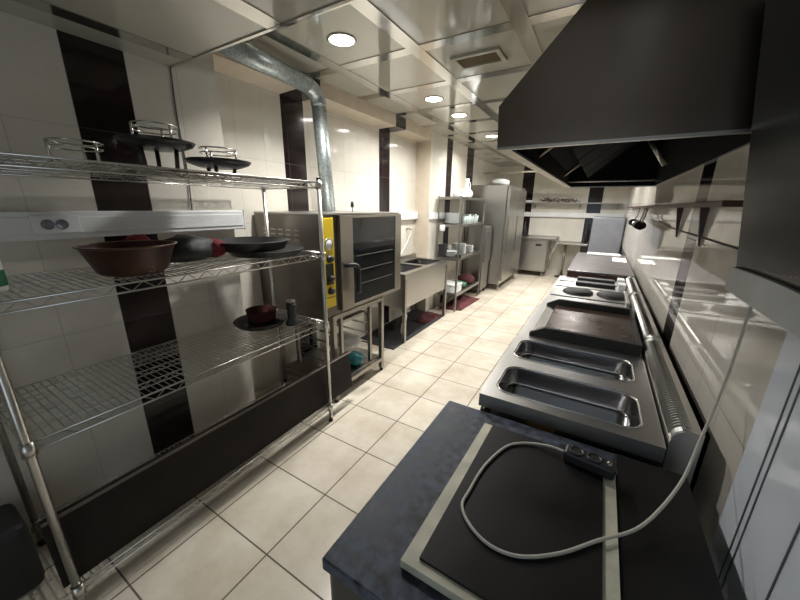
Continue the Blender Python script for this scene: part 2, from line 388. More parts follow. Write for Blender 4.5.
MB().tube([(.17, 2.6, 2.02), (.27, 2.62, 1.875)], .016, 6).build('brace_rod', 'hoodrim', t)
for yy in (2.1, 3.45): MB().tube([(-.36, yy, 1.90), (.1, yy+.1, 2.27)], .014, 6).build('brace_rod', 'hood', t)
b.tube([(-.39, 3.9, 1.875), (.40, 3.9, 1.875)], .009, 6); b.build('cross_rail', 'steel_worn', t)

# ------------------------------------------------------------------ cooking line (right)
def rrect(x0, x1, y0, y1, r, n=6):
    out = []
    for cx, cy_, a in ((x1-r, y1-r, 0), (x0+r, y1-r, PI/2), (x0+r, y0+r, PI), (x1-r, y0+r, 1.5*PI)):
        for k in range(n+1): out.append((cx+r*math.cos(a+k*PI/2/n), cy_+r*math.sin(a+k*PI/2/n)))
    return out
def cabinet(t, x0, x1, y0, y1, z1, m='steel_worn'):
    b = MB(); b.box(x0, x1, y0, y1, .14, z1, .004); b.build('body', m, t)
    for x in (x0+.06, x1-.06):
        for y in (y0+.06, y1-.06): MB().cyl((x, y, 0), (x, y, .145), .022, 12).build('leg', 'steel_worn', t)
# double basin unit
t = thing('fryer', 'stainless double-basin fryer counter between the black table and the griddle', 'fryer', (0, 1.5, 0))
cabinet(t, -.285, .27, 1.19, 1.86, .70)
b = MB(); ZT = .90
holes = [rrect(-.272, .222, 1.236, 1.478, .055), rrect(-.282, .222, 1.60, 1.85-.005, .055)]
outer = [(-.318, 1.172), (.281, 1.172), (.281, 1.895), (-.33, 1.895)]
bm = b.bm; edges = []
loops = []
for lp in [outer]+holes:
    vs = [bm.verts.new((p[0], p[1], ZT)) for p in lp]; loops.append(vs)
    for k in range(len(vs)): edges.append(bm.edges.new((vs[k], vs[(k+1) % len(vs)])))
bmesh.ops.triangle_fill(bm, edges=edges, use_beauty=True)
for f in bm.faces:
    if f.normal.z < 0: f.normal_flip()
vs = loops[0]; lo = [bm.verts.new((v.co.x, v.co.y, .845)) for v in vs]
for k in range(4): bm.faces.new((vs[k], lo[k], lo[(k+1) % 4], vs[(k+1) % 4]))
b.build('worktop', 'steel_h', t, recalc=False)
for lp in holes:
    b = MB(); cx = sum(p[0] for p in lp)/len(lp); cyy = sum(p[1] for p in lp)/len(lp)
    levels = [(1.0, ZT), (.99, ZT-.010), (.978, ZT-.066), (.965, ZT-.078), (.945, ZT-.080)]
    rings = [[b.bm.verts.new((cx+(p[0]-cx)*s, cyy+(p[1]-cyy)*s, z)) for p in lp] for s, z in levels]
    for A, B in zip(rings, rings[1:]):
        for k in range(len(A)): b.bm.faces.new((A[k], A[(k+1) % len(A)], B[(k+1) % len(A)], B[k])).smooth = True
    b.bm.faces.new(rings[-1]).material_index = 1; bmesh.ops.recalc_face_normals(b.bm, faces=b.bm.faces)
    for f in b.bm.faces:
        if len(f.verts) > 6 and f.normal.z < 0: bmesh.ops.reverse_faces(b.bm, faces=b.bm.faces); break
    bo = b.build('basin', ['basin', 'basinfloor'], t)
    b = MB(); q = rrect(min(p[0] for p in lp)-.006, max(p[0] for p in lp)+.006, min(p[1] for p in lp)-.006, max(p[1] for p in lp)+.006, .058)
    b.tube([(p[0], p[1], ZT+.001) for p in q], .0035, 6, closed=True); b.build('rolled_lip', 'chrome', bo)
b = MB(); b.box(-.27, .28, 1.185, 1.22, .70, .846, .003); b.build('front_panel', 'steel_worn', t)
MB().box(-.13, -.03, 1.180, 1.186, .80, .835, .001).build('maker_plate', 'label', t, plabel='small amber plate')
MB().cyl((-.27, 1.21, .80), (-.315, 1.21, .80), .022, 16).build('knob', 'black', t)
# griddle
t = thing('griddle', 'griddle with dark greasy plate and raised black rim on steel counter', 'griddle', (0, 2.3, 0))
cabinet(t, -.29, .27, 1.90, 2.74, .84)
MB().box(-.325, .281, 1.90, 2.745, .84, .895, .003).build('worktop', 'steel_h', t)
MB().box(-.20, .258, 1.975, 2.66, .893, .915, .003).build('hot_plate', 'griddle', t)
b = MB()
for y0 in (1.945, 2.655): b.prism([(-.268, .893), (.27, .893), (.27, .958), (-.19, .958), (-.268, .915)], 'y', y0, y0+.03)
b.box(.258, .27, 1.975, 2.655, .893, .958); b.build('splash_rim', 'castiron', t)
MB().box(-.262, -.205, 1.98, 2.65, .893, .903, .002).build('grease_tray', 'chrome', t)
# electric range with hot plates
t = thing('electric_range', 'steel range with two round hot plates beyond the griddle', 'range', (0, 3.3, 0))
cabinet(t, -.28, .27, 2.75, 4.0, .84)
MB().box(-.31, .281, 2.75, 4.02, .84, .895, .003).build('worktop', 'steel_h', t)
for xc, yc_ in ((-.09, 3.26), (.175, 3.27)):
    MB().lathe([(0, .028), (.105, .028), (.118, .02), (.122, 0)], (xc, yc_, .893)).build('hot_plate', 'castiron', t)
for yc_ in (3.62, 3.86):
    b = MB(); b.box(-.13, .20, yc_-.045, yc_+.045, .893, .93, .005); b.build('hot_plate', 'castiron', t, plabel='long black bar-shaped burner cover')
for yc_ in (3.05, 3.46, 3.74): MB().box(-.29, .27, yc_-.008, yc_+.008, .893, .902, .001).build('divider', 'steel_worn', t)
MB().box(.255, .28, 2.95, 3.4, .893, .93, .003).build('side_ledge', 'steel_h', t)
for y0 in (3.55, 3.8): 
    t2 = MB(); t2.box(.22, .278, y0, y0+.13, .896, .95, .003)
    t2.build('side_box', 'white', t)
# dark lidded unit
t = thing('lidded_cooker', 'low cooker with flat grey lid and red-brown front, last in the cooking line', 'cooker', (.06, 4.9, 0))
cabinet(t, -.23, .35, 4.06, 5.75, .86)
MB().box(-.245, .36, 4.03, 4.08, .86, .945, .003).build('front_panel', 'rustface', t)
MB().box(-.25, .37, 4.02, 5.8, .945, .965, .004).build('lid', 'greylid', t)
MB().box(.07, .12, 4.0, 4.03, .925, .945, .002).build('handle', 'black', t)
b = MB(); b.prism([(.19, 5.05), (.345, 5.03), (.355, 5.42), (.20, 5.44)], 'z', .9652, .9672); b.build('paper', 'paper', label='white paper sheet lying on the grey lid of the far cooker', cat='paper')
b = MB(); b.box(-.12, .30, 5.55, 5.74, .9652, .99, .01); b.build('tray', 'plate', label='flat white tray on the far edge of the grey cooker lid', cat='tray')
# flue trunks behind the cooking line
def flue(y0, y1, slots, label):
    t = thing('exhaust_flue', label, 'flue', (.33, (y0+y1)/2, .60), 'slotted flue hoods along the back of the cooking line')
    cx, cz, R = .334, .915, .043
    pf = [(.2905, .60), (.2905, cz)]+[(cx+R*math.cos(a)*1.0, cz+R*math.sin(a)*1.05) for a in [PI-k*PI/14 for k in range(0, 9)]]+[(.366, .955), (.367, .60)]
    MB().prism(pf, 'y', y0, y1).build('housing', 'steel_h', t)
    b = MB(); n = int((y1-y0-.08)/.0165)
    if slots:
        for k in range(n):
            y = y0+.04+k*.0165
            pts = [(cx+(R+.001)*math.cos(a), y, cz+(R*1.05+.001)*math.sin(a)) for a in [PI*.97-j*PI*.52/6 for j in range(7)]]
            b.tube(pts, .0042, 5)
        b.build('louvres', 'wire', t)
    for y in (y0+.004, y1-.012): MB().prism([(p[0]+(.003 if p[0] > cx else -.0008), p[1]+.003) for p in pf[1:-1]], 'y', y, y+.008).build('end_band', 'chrome', t)
flue(1.20, 2.12, True, 'slotted steel flue hood behind the double basins, nearest the camera')
flue(2.125, 3.25, True, 'slotted steel flue hood behind the griddle')
flue(3.255, 4.01, True, 'slotted steel flue hood behind the round hot plates, farthest from camera')

# near table, board, cable, power strip
t = thing('prep_table', 'low table with worn blue-black top and dark rounded apron in the foreground', 'table', (-.05, .76, 0))
MB().box(-.43, .335, .39, 1.135, .815, .85, .004).build('table_top', 'tabletop', t)
b = MB(); b.prism([(p[0], p[1]) for p in rrect(-.427, .332, .393, 1.132, .03)], 'z', .66, .815); b.build('apron', 'black', t)
for x in (-.38, .28):
    for y in (.45, 1.08): MB().box(x-.025, x+.025, y-.025, y+.025, 0, .66, .003).build('leg', 'black', t)
t = thing('chopping_board', 'cream painted board under a black sheet lying on the foreground table', 'board', (-.06, .75, .85))
MB().prism([(-.267, .467), (.146, .467), (.146, 1.03), (-.252, 1.035)], 'z', .8505, .872).build('board', 'cream', t)
b = MB(); b.prism([(-.232, .489), (.114, .482), (.114, 1.028), (-.222, 1.032)], 'z', .8722, .879); b.build('cover_sheet', 'sheet', t)
MB().box(.15, .33, .40, 1.12, .8505, .862, .002).build('cutting_mat', 'sheet', label='plain black mat at the right edge of the foreground table', cat='mat')
t = thing('power_strip', 'black two-socket extension strip lying on the black sheet', 'power strip', (.075, .985, .88))
ang = math.atan2(-.006, .12); R3 = Matrix.Rotation(-.10, 3, 'Z')
b = MB(); b.rbox((.075, .985, .898), .135, .05, .036, R3, .008); b.build('body', 'blackplastic', t)
for k in (-.035, .012):
    c = Vector((.075, .985, .914))+R3 @ Vector((k, 0, 0))
    MB().lathe([(.019, 0), (.021, .004), (.016, .004), (.015, .001), (0, .001)], c, 20).build('socket', 'black', t)
MB().lathe([(0, .006), (.006, .006), (.008, 0)], Vector((.075, .985, .916))+R3 @ Vector((.05, 0, 0)), 12).build('switch', 'steel_worn', t)
pts = [(.372, 1.19, 1.40), (.374, 1.20, 1.32), (.378, 1.215, 1.22), (.355, 1.16, 1.09), (.328, 1.10, 1.0), (.285, .985, .945), (.235, .892, .905), (.18, .81, .886),
       (.105, .735, .884), (.032, .656, .884), (-.043, .602, .884), (-.106, .592, .884), (-.161, .615, .884), (-.197, .657, .884), (-.197, .713, .884), (-.188, .822, .884), (-.156, .931, .884), (-.12, .975, .884), (-.075, .997, .886), (-.03, 1.0, .893), (.012, .992, .897)]
MB().tube(smooth_path(pts, 6), .0040, 8).build('power_cable', 'cable', label='grey-white cable looping over the black board and up to the wall heater', cat='cable')

# wall heater, top right, leaning forward
t = thing('wall_heater', 'dark glossy wall unit with grey lower lip at the upper right', 'heater', (.38, 1.0, 1.38))
def slab(z0, z1, y0, y1, dx=0, thick=.25, bulge=0):
    def xf(z): return .362-(z-1.455)*.135+dx
    pf = [(xf(z0), z0), (xf(z1), z1), (.398, z1), (.398, z0)]
    return MB().prism(pf, 'y', y0, y1)
slab(1.455, 2.2, .70, 1.34).build('body', 'heater', t)
b = MB(); lo_, hi_ = [], []
pf = []
N = 14
for k in range(N+1):
    y = 1.34-k*.64/N; s = (k/N)
    zt = 1.458+.008*math.sin(s*PI); 
    pf.append((y, zt))
b.prism([(1.34, 1.39)]+pf+[(.70, 1.39)], 'x', .350, .398); b.build('lower_lip', 'heaterlip', t)
MB().tube(smooth_path([(XR-.005, 1.40, 1.49), (XR-.005, 2.1, 1.494), (XR-.005, 3.0, 1.497), (XR-.005, 3.6, 1.52)], 5), .004, 6).build('wall_wire', 'seam', label='thin dark wire running level along the right wall below the brown shelf', cat='wire')
# wooden wall shelf on the right wall
t = thing('wall_shelf', 'long narrow brown wooden shelf on the right wall', 'shelf', (.38, 4.4, 1.63))
MB().box(.34, XR-.002, 1.56, 7.3, 1.631, 1.652, .003).build('plank', 'wood', t)
for y in (2.10, 2.70):
    b = MB(); b.prism([(.418, 1.631), (.385, 1.631), (.412, 1.455), (.418, 1.45)], 'y', y-.008, y+.008); b.build('bracket', 'wood', t)
for k, (y, lab) in enumerate(((5.0, 'dark ladle hanging under the far end of the brown wall shelf'), (4.35, 'steel skimmer hanging beside the ladle under the brown shelf'), (4.1, 'dark spoon hanging nearest the camera under the brown shelf'))):
    t = thing(['ladle', 'skimmer', 'spoon'][k], lab, 'utensil', (.35, y, 1.43))
    MB().tube([(.36, y, 1.630), (.36, y, 1.60), (.355, y, 1.55), (.335, y-.03, 1.49)], .009, 6).build('handle', 'steel_worn', t)
    MB().lathe([(0, -.035), (.035, -.026), (.052, 0), (.048, 0), (.03, -.02), (0, -.028)], (.325, y-.06, 1.465), 16, mtx=Matrix.Rotation(.9, 3, 'X')).build('bowl', 'castiron' if k != 1 else 'chrome', t)

# ------------------------------------------------------------------ far end
t = thing('steel_cupboard', 'tall plain grey-blue cupboard in the far right corner', 'cupboard', (.14, 8.5, 0))
MB().box(-.17, .405, 8.2, 9.15, .06, 1.44, .008).build('body', 'grey', t)
MB().box(-.15, .39, 8.185, 8.2, .09, 1.42, .004).build('door', 'grey', t)
MB().box(-.15, .39, 8.23, 9.1, 0, .06).build('plinth', 'blackplastic', t)
t = thing('undercounter_refrigerator', 'low stainless refrigerated cabinet against the far wall beside the tall refrigerator', 'refrigerator', (-1.35, 8.8, 0))
MB().box(-1.72, -1.02, 8.5, 9.15, .13, .90, .005).build('body', 'steel', t)
MB().box(-1.70, -1.04, 8.48, 8.5, .16, .86, .004).build('door', 'steel', t)
MB().box(-1.28, -1.15, 8.474, 8.481, .74, .79, .002).build('display', 'black', t)
MB().box(-1.78, -.86, 8.42, 9.17, .90, .94, .004).build('worktop', 'steel_worn', t)
for x in (-1.66, -1.08):
    for y in (8.56, 9.08): MB().cyl((x, y, 0), (x, y, .135), .02, 10).build('leg', 'steel_worn', t)
t = thing('pedestal_table', 'narrow dark-topped table on a single post at the far wall', 'table', (-.55, 8.85, 0))
MB().box(-.85, -.20, 8.55, 9.17, .80, .835, .004).build('table_top', 'steel_worn', t)
MB().cyl((-.66, 8.8, .015), (-.66, 8.8, .80), .03, 14).build('post', 'steel_worn', t)
MB().lathe([(0, .02), (.14, .018), (.16, 0)], (-.66, 8.8, 0)).build('base', 'castiron', t)
t = thing('bottle', 'dark bottle standing on the low far cabinet beside the tall refrigerator', 'bottle', (-1.62, 8.75, .94))
MB().lathe([(0, 0), (.04, 0), (.042, .02), (.042, .19), (.016, .25), (.015, .31), (0, .31)], (-1.62, 8.75, .94), 16).build('body', 'black', t)
MB().lathe([(.017, .0), (.017, .03), (0, .03)], (-1.62, 8.75, 1.25), 12).build('cap', 'rustface', t)
t = thing('bottle', 'dark bottle at the right end of the narrow far table by the grey cupboard', 'bottle', (-.27, 8.95, .835))
MB().lathe([(0, 0), (.04, 0), (.042, .02), (.042, .22), (.016, .3), (.015, .38), (0, .38)], (-.27, 8.95, .835), 16).build('body', 'black', t)
MB().lathe([(.017, .0), (.017, .03), (0, .03)], (-.27, 8.95, 1.215), 12).build('cap', 'rustface', t)
t = thing('wall_shelf', 'long thin steel shelf high on the far wall', 'shelf', (-.75, 9.05, 1.7))
MB().box(-1.95, .33, 8.92, YB-.006, 1.72, 1.745, .002).build('plank', 'steel_worn', t)
for x in (-1.5, -.5, .25): b = MB(); b.prism([(8.95, 1.72), (YB-.006, 1.72), (YB-.006, 1.6)], 'x', x-.008, x+.008); b.build('bracket', 'steel_worn', t)
MB().box(-1.98, -1.55, 8.93, 9.15, 1.7452, 1.79, .008).build('carton', 'plate', label='flat white box at the left end of the far wall shelf', cat='box')
from mathutils import noise as _n
b = MB()
for k in range(26):
    x = -1.3+.8*random.random(); y = 8.95+.16*random.random(); h = .04+.13*random.random()*(1 if x < -1.05 else .35)
    b.tube(smooth_path([(x, y, 1.7455), (x+random.uniform(-.06, .06), y+.01, 1.75+h*.6), (x+random.uniform(-.13, .13), y, 1.75+h), (x+random.uniform(-.2, .2), y, 1.752+h*.4)], 4), .006, 5)
b.build('dried_herbs', 'wood', label='tangle of dry brown twigs on the far wall shelf', cat='herbs', )['kind'] = 'stuff'
t = thing('cable_trunking', 'white cable trunking running along the far wall', 'trunking', (-.75, 9.17, 1.4))
MB().box(-2.0, .415, YB-.06, YB-.005, 1.40, 1.51, .004).build('channel', 'white', t); MB().box(-2.0, .415, YB-.064, YB-.06, 1.42, 1.49, .001).build('cover', 'white', t)
b = MB(); b.tube([(-2.5, 7.9, 2.36), (-.5, 7.9, 2.36), (.418, 7.9, 2.36)], .018, 8); b.build('pipe', 'cream', label='thin cream pipe crossing high between the walls beyond the hood', cat='pipe')
# tall fridge
t = thing('upright_refrigerator', 'tall two-door stainless refrigerator on short legs', 'refrigerator', (-1.95, 7.25, 0))
MB().box(-2.34, -1.585, 6.5, 8.0, .13, 2.02, .006).build('body', 'steel', t)
for y0, y1 in ((6.505, 7.245), (7.255, 7.995)):
    d = MB().box(-1.583, -1.525, y0, y1, .20, 1.97, .012).build('door', 'steel', t)
    MB().box(-1.525, -1.51, y0+.03, y0+.06, .75, 1.45, .004).build('handle', 'steel_worn', d)
MB().box(-1.585, -1.555, 6.51, 7.99, 1.972, 2.015, .003).build('control_strip', 'steel_worn', t)
for x in (-2.28, -1.615):
    for y in (6.56, 7.94): MB().cyl((x, y, 0), (x, y, .135), .024, 12).build('leg', 'steel_worn', t)
MB().blob((-1.80, 6.75, 2.07), .17, .25, .075, .12, 2, 3, flat=.05).build('plastic_bag', 'plate', label='rounded white bundle on top of the tall refrigerator', cat='bundle')
t = thing('dishwasher', 'square steel cabinet between the dish rack and tall refrigerator', 'dishwasher', (-2.0, 6.25, 0))
MB().box(-2.18, -1.80, 6.02, 6.42, .08, 1.28, .006).build('body', 'steel', t)
MB().box(-1.80, -1.775, 6.04, 6.40, .62, 1.27, .006).build('door', 'steel', t); MB().cyl((-1.775, 6.12, 1.2), (-1.76, 6.12, 1.2), .014, 10).build('knob', 'chrome', t)
for x in (-2.14, -1.84):
    for y in (6.06, 6.38): MB().cyl((x, y, 0), (x, y, .085), .02, 10).build('leg', 'rubber', t)

# ------------------------------------------------------------------ dish rack table (left far)
t = thing('dish_rack', 'open steel dish table with overshelves beside the sink', 'rack', (-2.0, 5.33, 0))
px0, px1, py0, py1 = -2.165, -1.81, 4.76, 5.9
for x in (px0, px1):
    for y in (py0, py1): MB().box(x-.014, x+.014, y-.014, y+.014, 0, 1.77, .003).build('post', 'steel_worn', t)
for z, nm in ((1.745, 'shelf'), (1.345, 'shelf'), (.84, 'shelf'), (.27, 'shelf')):
    b = MB(); b.box(px0, px1, py0, py1, z, z+.012, .002); b.box(px1-.012, px1+.012, py0, py1, z-.025, z+.014); b.box(px0-.012, px0+.012, py0, py1, z-.025, z+.014)
    b.box(px0, px1, py0-.012, py0+.012, z-.025, z+.014); b.box(px0, px1, py1-.012, py1+.012, z-.025, z+.014); b.build(nm, 'steel_worn', t)
# plates
pl = MB().lathe([(0, .004), (.05, .004), (.055, 0), (.06, .004), (.085, .012), (.118, .02), (.12, .023), (.085, .017), (.055, .009), (0, .009)], (0, 0, 0), 28).build('plate', 'plate', loc=(0, 0, 0), label='x', cat='plate', group='plates on the dish table')
first = [True]
def plates(x, y, z, n, label, dz=.011, sc=1):
    for k in range(n):
        if first[0]: o = pl; first[0] = False
        else: o = pl.copy(); COL.objects.link(o)
        o.location = (x, y, z+k*dz*sc); o.scale = (sc, sc, sc); o['label'] = label; o['category'] = 'plate'; o['group'] = label.replace('white plate in ', '')
plates(-1.99, 5.25, .852, 15, 'white plate in the tallest stack on the steel dish table')
plates(-1.97, 5.57, .852, 9, 'white plate in the medium stack nearest the refrigerator', .012)
plates(-2.0, 4.93, .852, 6, 'white plate in the low stack next to the sink', .013, 1.05)
plates(-2.0, 4.95, 1.357, 11, 'white plate in the stack on the upper overshelf by its left post', .013, 1.1)
bw = MB().lathe([(0, .004), (.03, .004), (.034, 0), (.04, .006), (.07, .04), (.08, .06), (.077, .06), (.066, .042), (.03, .01), (0, .01)], (0, 0, 0), 24).build('bowl', 'plate', loc=(-1.93, 5.1, .852), label='small white bowl beside the low plate stack on the dish table', cat='bowl', group='white bowls on the dish table')
for x, y, z, lab in ((-1.88, 5.03, .912, 'small white bowl stacked on another bowl on the dish table'),): pass
bw.location = (-1.88, 5.10, .852)
o = bw.copy(); COL.objects.link(o); o.location = (-1.88, 5.10, .876); o['label'] = 'upper white bowl nested in a bowl on the dish table'
bw['label'] = 'lower white bowl under another bowl on the dish table'
cup = MB().lathe([(0, .004), (.026, 0), (.030, .005), (.046, .118), (.044, .118), (.028, .01), (0, .01)], (0, 0, 0), 18).build('glass_cup', 'glassware', loc=(0, 0, 0), label='c', cat='glass', group='glasses on the middle overshelf')
cups = [(x, y) for x in (-2.08, -1.99, -1.90) for y in (5.14, 5.24, 5.34, 5.44, 5.54, 5.64, 5.74)]
for k, (x, y) in enumerate(cups):
    o = cup if k == 0 else cup.copy()
    if k: COL.objects.link(o)
    o.location = (x+random.uniform(-.008, .008), y+random.uniform(-.008, .008), 1.357)
    o['label'] = 'pale glass among the crowd of glasses on the middle overshelf'
    if k % 3 == 1:
        o2 = cup.copy(); COL.objects.link(o2); o2.location = (o.location.x, o.location.y, 1.382); o2['label'] = 'pale glass nested in another glass on the middle overshelf'; o2['group'] = 'nested glasses on the middle overshelf'
t = thing('jug', 'white long-necked jug with curved handle on top of the dish rack', 'jug', (-1.95, 5.35, 1.757))
MB().lathe([(0, 0), (.07, 0), (.095, .03), (.10, .07), (.07, .12), (.032, .16), (.026, .23), (.034, .29), (.03, .29), (.02, .23), (0, .16)], (-1.95, 5.35, 1.757), 24).build('body', 'plate', t)
MB().tube(smooth_path([(-1.95, 5.38, 2.0), (-1.94, 5.45, 1.99), (-1.94, 5.48, 1.93), (-1.95, 5.45, 1.86), (-1.95, 5.43, 1.84)], 5), .010, 8).build('handle', 'plate', t)
t = thing('glass_teapot', 'small white teapot with high looped handle left of the jug', 'teapot', (-1.98, 5.0, 1.757))
MB().lathe([(0, 0), (.05, 0), (.065, .03), (.055, .06), (.02, .07), (0, .075)], (-1.98, 5.0, 1.757), 20).build('body', 'glassware', t)
MB().tube(smooth_path([(-1.98, 4.95, 1.80), (-1.98, 4.94, 1.86), (-1.98, 4.99, 1.90), (-1.98, 5.05, 1.86), (-1.98, 5.06, 1.80)], 5), .006, 6).build('handle', 'plate', t)
MB().lathe([(0, 0), (.045, 0), (.05, .02), (.045, .05), (0, .055)], (-1.95, 5.17, 1.757), 18).build('sugar_bowl', 'plate', label='small round white bowl between teapot and jug on the rack top', cat='bowl')
MB().box(-1.87, -1.79, 4.80, 4.86, .8525, .91, .006).build('soap_dish', 'blackplastic', label='small black block at the front edge of the dish table', cat='soap dish')
t = thing('mug', 'white mug hanging from the left end of the overshelf', 'mug', (-2.06, 4.70, 1.26))
MB().lathe([(0, 0), (.035, 0), (.04, .01), (.04, .09), (.036, .09), (.035, .012), (0, .01)], (-2.06, 4.70, 1.26), 18).build('body', 'plate', t)
MB().tube(smooth_path([(-2.06, 4.745, 1.33), (-2.06, 4.77, 1.335), (-2.06, 4.775, 1.30), (-2.06, 4.742, 1.28)], 4), .006, 6).build('handle', 'plate', t)
t = thing('crate', 'black plastic crate on the dish table against the wall by the sink', 'crate', (-2.1, 4.83, .852))
MB().box(-2.15, -2.03, 4.78, 4.85, .8525, 1.03, .006).build('body', 'blackplastic', t); MB().box(-2.155, -2.025, 4.775, 4.855, 1.025, 1.045, .004).build('rim', 'rubber', t)
t = thing('storage_box', 'white plastic box on the low shelf of the dish table', 'box', (-1.95, 4.95, .283))
MB().box(-2.08, -1.83, 4.80, 5.08, .283, .40, .01).build('body', 'plate', t); MB().box(-2.09, -1.82, 4.79, 5.09, .40, .42, .006).build('lid', 'white', t)
MB().blob((-1.97, 5.28, .335), .14, .16, .055, .25, 2.5, 5, flat=.05).build('cloth', 'green', label='green and grey crumpled bag on the low dish shelf right of the white box', cat='bag')
MB().blob((-1.97, 5.66, .36), .15, .19, .085, .25, 2.5, 6, flat=.075).build('cloth', 'maroon', label='dark red bundle on the low dish shelf nearest the refrigerator', cat='cloth')
def sheetcloth(name, pts, z, h, mt, label, cat, seed):
    b = MB(); n = 14
    (ax, ay), (bx, by), (cx, cy_), (dx, dy) = pts; g = []
    for i in range(n+1):
        row = []
        for j in range(n+1):
            u, v = i/n, j/n
            x = (ax*(1-u)+bx*u)*(1-v)+(dx*(1-u)+cx*u)*v; y = (ay*(1-u)+by*u)*(1-v)+(dy*(1-u)+cy_*u)*v
            e = min(u, 1-u, v, 1-v)*4; e = min(1, e)
            zz = z+.004+h*e*(.55+.6*_n.noise(Vector((x*7+seed, y*7, seed)))+.3*_n.noise(Vector((x*19, y*19+seed, 0))))
            row.append(b.bm.verts.new((x, y, max(z+.002, zz))))
        g.append(row)
    for i in range(n):
        for j in range(n):
            b.bm.faces.new((g[i][j], g[i+1][j], g[i+1][j+1], g[i][j+1])).smooth = True
    bot = [[b.bm.verts.new((v.co.x, v.co.y, z+.0005)) for v in r] for r in g]
    for i in range(n):
        for j in range(n): b.bm.faces.new((bot[i][j+1], bot[i+1][j+1], bot[i+1][j], bot[i][j]))
        for (A, B) in (((i, 0), (i+1, 0)), ((i+1, n), (i, n)), ((0, i+1), (0, i)), ((n, i), (n, i+1))):
            b.bm.faces.new((bot[A[0]][A[1]], bot[B[0]][B[1]], g[B[0]][B[1]], g[A[0]][A[1]]))
    return b.build(name, mt, label=label, cat=cat, recalc=True)
sheetcloth('floor_cloth', [(-2.1, 4.75), (-1.74, 4.85), (-1.70, 5.75), (-2.1, 5.8)], 0, .12, 'maroon', 'maroon cloth heaped on the floor under the dish table', 'cloth', 2)
sheetcloth('floor_cloth', [(-2.15, 3.95), (-1.93, 3.95), (-1.87, 4.44), (-2.15, 4.44)], .012, .10, 'maroon', 'maroon cloth heaped on the dark sheet under the sink', 'cloth', 5)
MB().box(-2.40, -1.86, 3.0, 4.48, 0, .012, .004).build('sink_shade_sheet', 'rubber', label='black sheet added for the shade on the floor under the sink', cat='mat')  # dark sheet stands in for the floor shadow under the sink

# ------------------------------------------------------------------ sink
t = thing('sink', 'double-bowl stainless sink unit against the left wall', 'sink', (-2.13, 3.93, 0))
X0, X1, YA, YC, ZS = -2.41, -1.845, 3.22, 4.49, .86
b = MB(); bm = b.bm; edges = []; loops = []
hol = [rrect(-2.31, -1.93, 3.30, 3.86, .05, 4), rrect(-2.31, -1.93, 3.94, 4.42, .05, 4)]
for lp in [[(X0, YA), (X1, YA), (X1, YC), (X0, YC)]]+hol:
    vs = [bm.verts.new((p[0], p[1], ZS)) for p in lp]; loops.append(vs)
    for k in range(len(vs)): edges.append(bm.edges.new((vs[k], vs[(k+1) % len(vs)])))
bmesh.ops.triangle_fill(bm, edges=edges, use_beauty=True)
for f in bm.faces:
    if f.normal.z < 0: f.normal_flip()
b.box(X1-.012, X1+.002, YA, YC, .80, ZS-.001); b.box(X0, X1, YA-.002, YA+.012, .80, ZS-.001); b.box(X0-.0, X1, YC-.012, YC+.002, .80, ZS-.001)
b.box(X0, X0+.02, YA, YC, ZS, ZS+.06)
b.build('worktop', 'steel', t)
for lp in hol:
    b = MB(); cx = sum(p[0] for p in lp)/len(lp); cyy = sum(p[1] for p in lp)/len(lp)
    rings = [[b.bm.verts.new((cx+(p[0]-cx)*s, cyy+(p[1]-cyy)*s, z)) for p in lp] for s, z in ((1, ZS), (.97, ZS-.25), (.92, ZS-.27))]
    for A, B in zip(rings, rings[1:]):
        for k in range(len(A)): b.bm.faces.new((A[k], A[(k+1) % len(A)], B[(k+1) % len(A)], B[k])).smooth = True
    b.bm.faces.new(rings[-1]); b.build('bowl', 'basin', t)
MB().box(X1-.03, X1-.015, YA+.02, YC-.02, .44, .80, .002).build('front_panel', 'steel', t)
MB().box(X0+.02, X1-.03, YA+.01, YA+.022, .44, .80, .002).build('side_panel', 'steel', t)
for x in (X0+.03, X1-.022):
    for y in (YA+.03, YC-.03): MB().box(x-.02, x+.02, y-.02, y+.02, .0125, .80, .003).build('leg', 'steel_worn', t)
b = MB(); b.tube(smooth_path([(-2.1, 3.58, .60), (-2.1, 3.58, .33), (-2.0, 3.5, .28), (-1.94, 3.40, .26), (-1.92, 3.32, .20), (-1.92, 3.30, .10)], 5), .022, 10); b.build('drain_pipe', 'white', t)
t = thing('tap', 'thin wall tap with hanging hose above the sink', 'tap', (-2.40, 4.25, 1.3))
MB().tube([(-2.428, 4.25, 1.30), (-2.34, 4.25, 1.30)], .012, 8).build('spout', 'chrome', t)
MB().tube(smooth_path([(-2.36, 4.25, 1.30), (-2.36, 4.22, 1.2), (-2.37, 4.05, 1.0), (-2.38, 3.92, .925)], 6), .007, 6).build('hose', 'white', t)
t = thing('cable_trunking', 'white cable trunking along the niche wall above the sink', 'trunking', (-2.40, 3.6, 1.43))
MB().box(XN+.002, XN+.055, 2.9, 4.495, 1.43, 1.54, .004).build('channel', 'white', t); MB().box(XN+.055, XN+.059, 2.9, 4.49, 1.445, 1.525, .001).build('cover', 'white', t)
t = thing('cable_trunking', 'white cable trunking on the column behind the dish rack', 'trunking', (-2.17, 4.75, 1.43))
MB().box(XL+.002, XL+.03, 4.5, 5.04, 1.43, 1.53, .004).build('channel', 'white', t); MB().box(XL+.03, XL+.033, 4.51, 5.03, 1.445, 1.515, .001).build('cover', 'white', t)

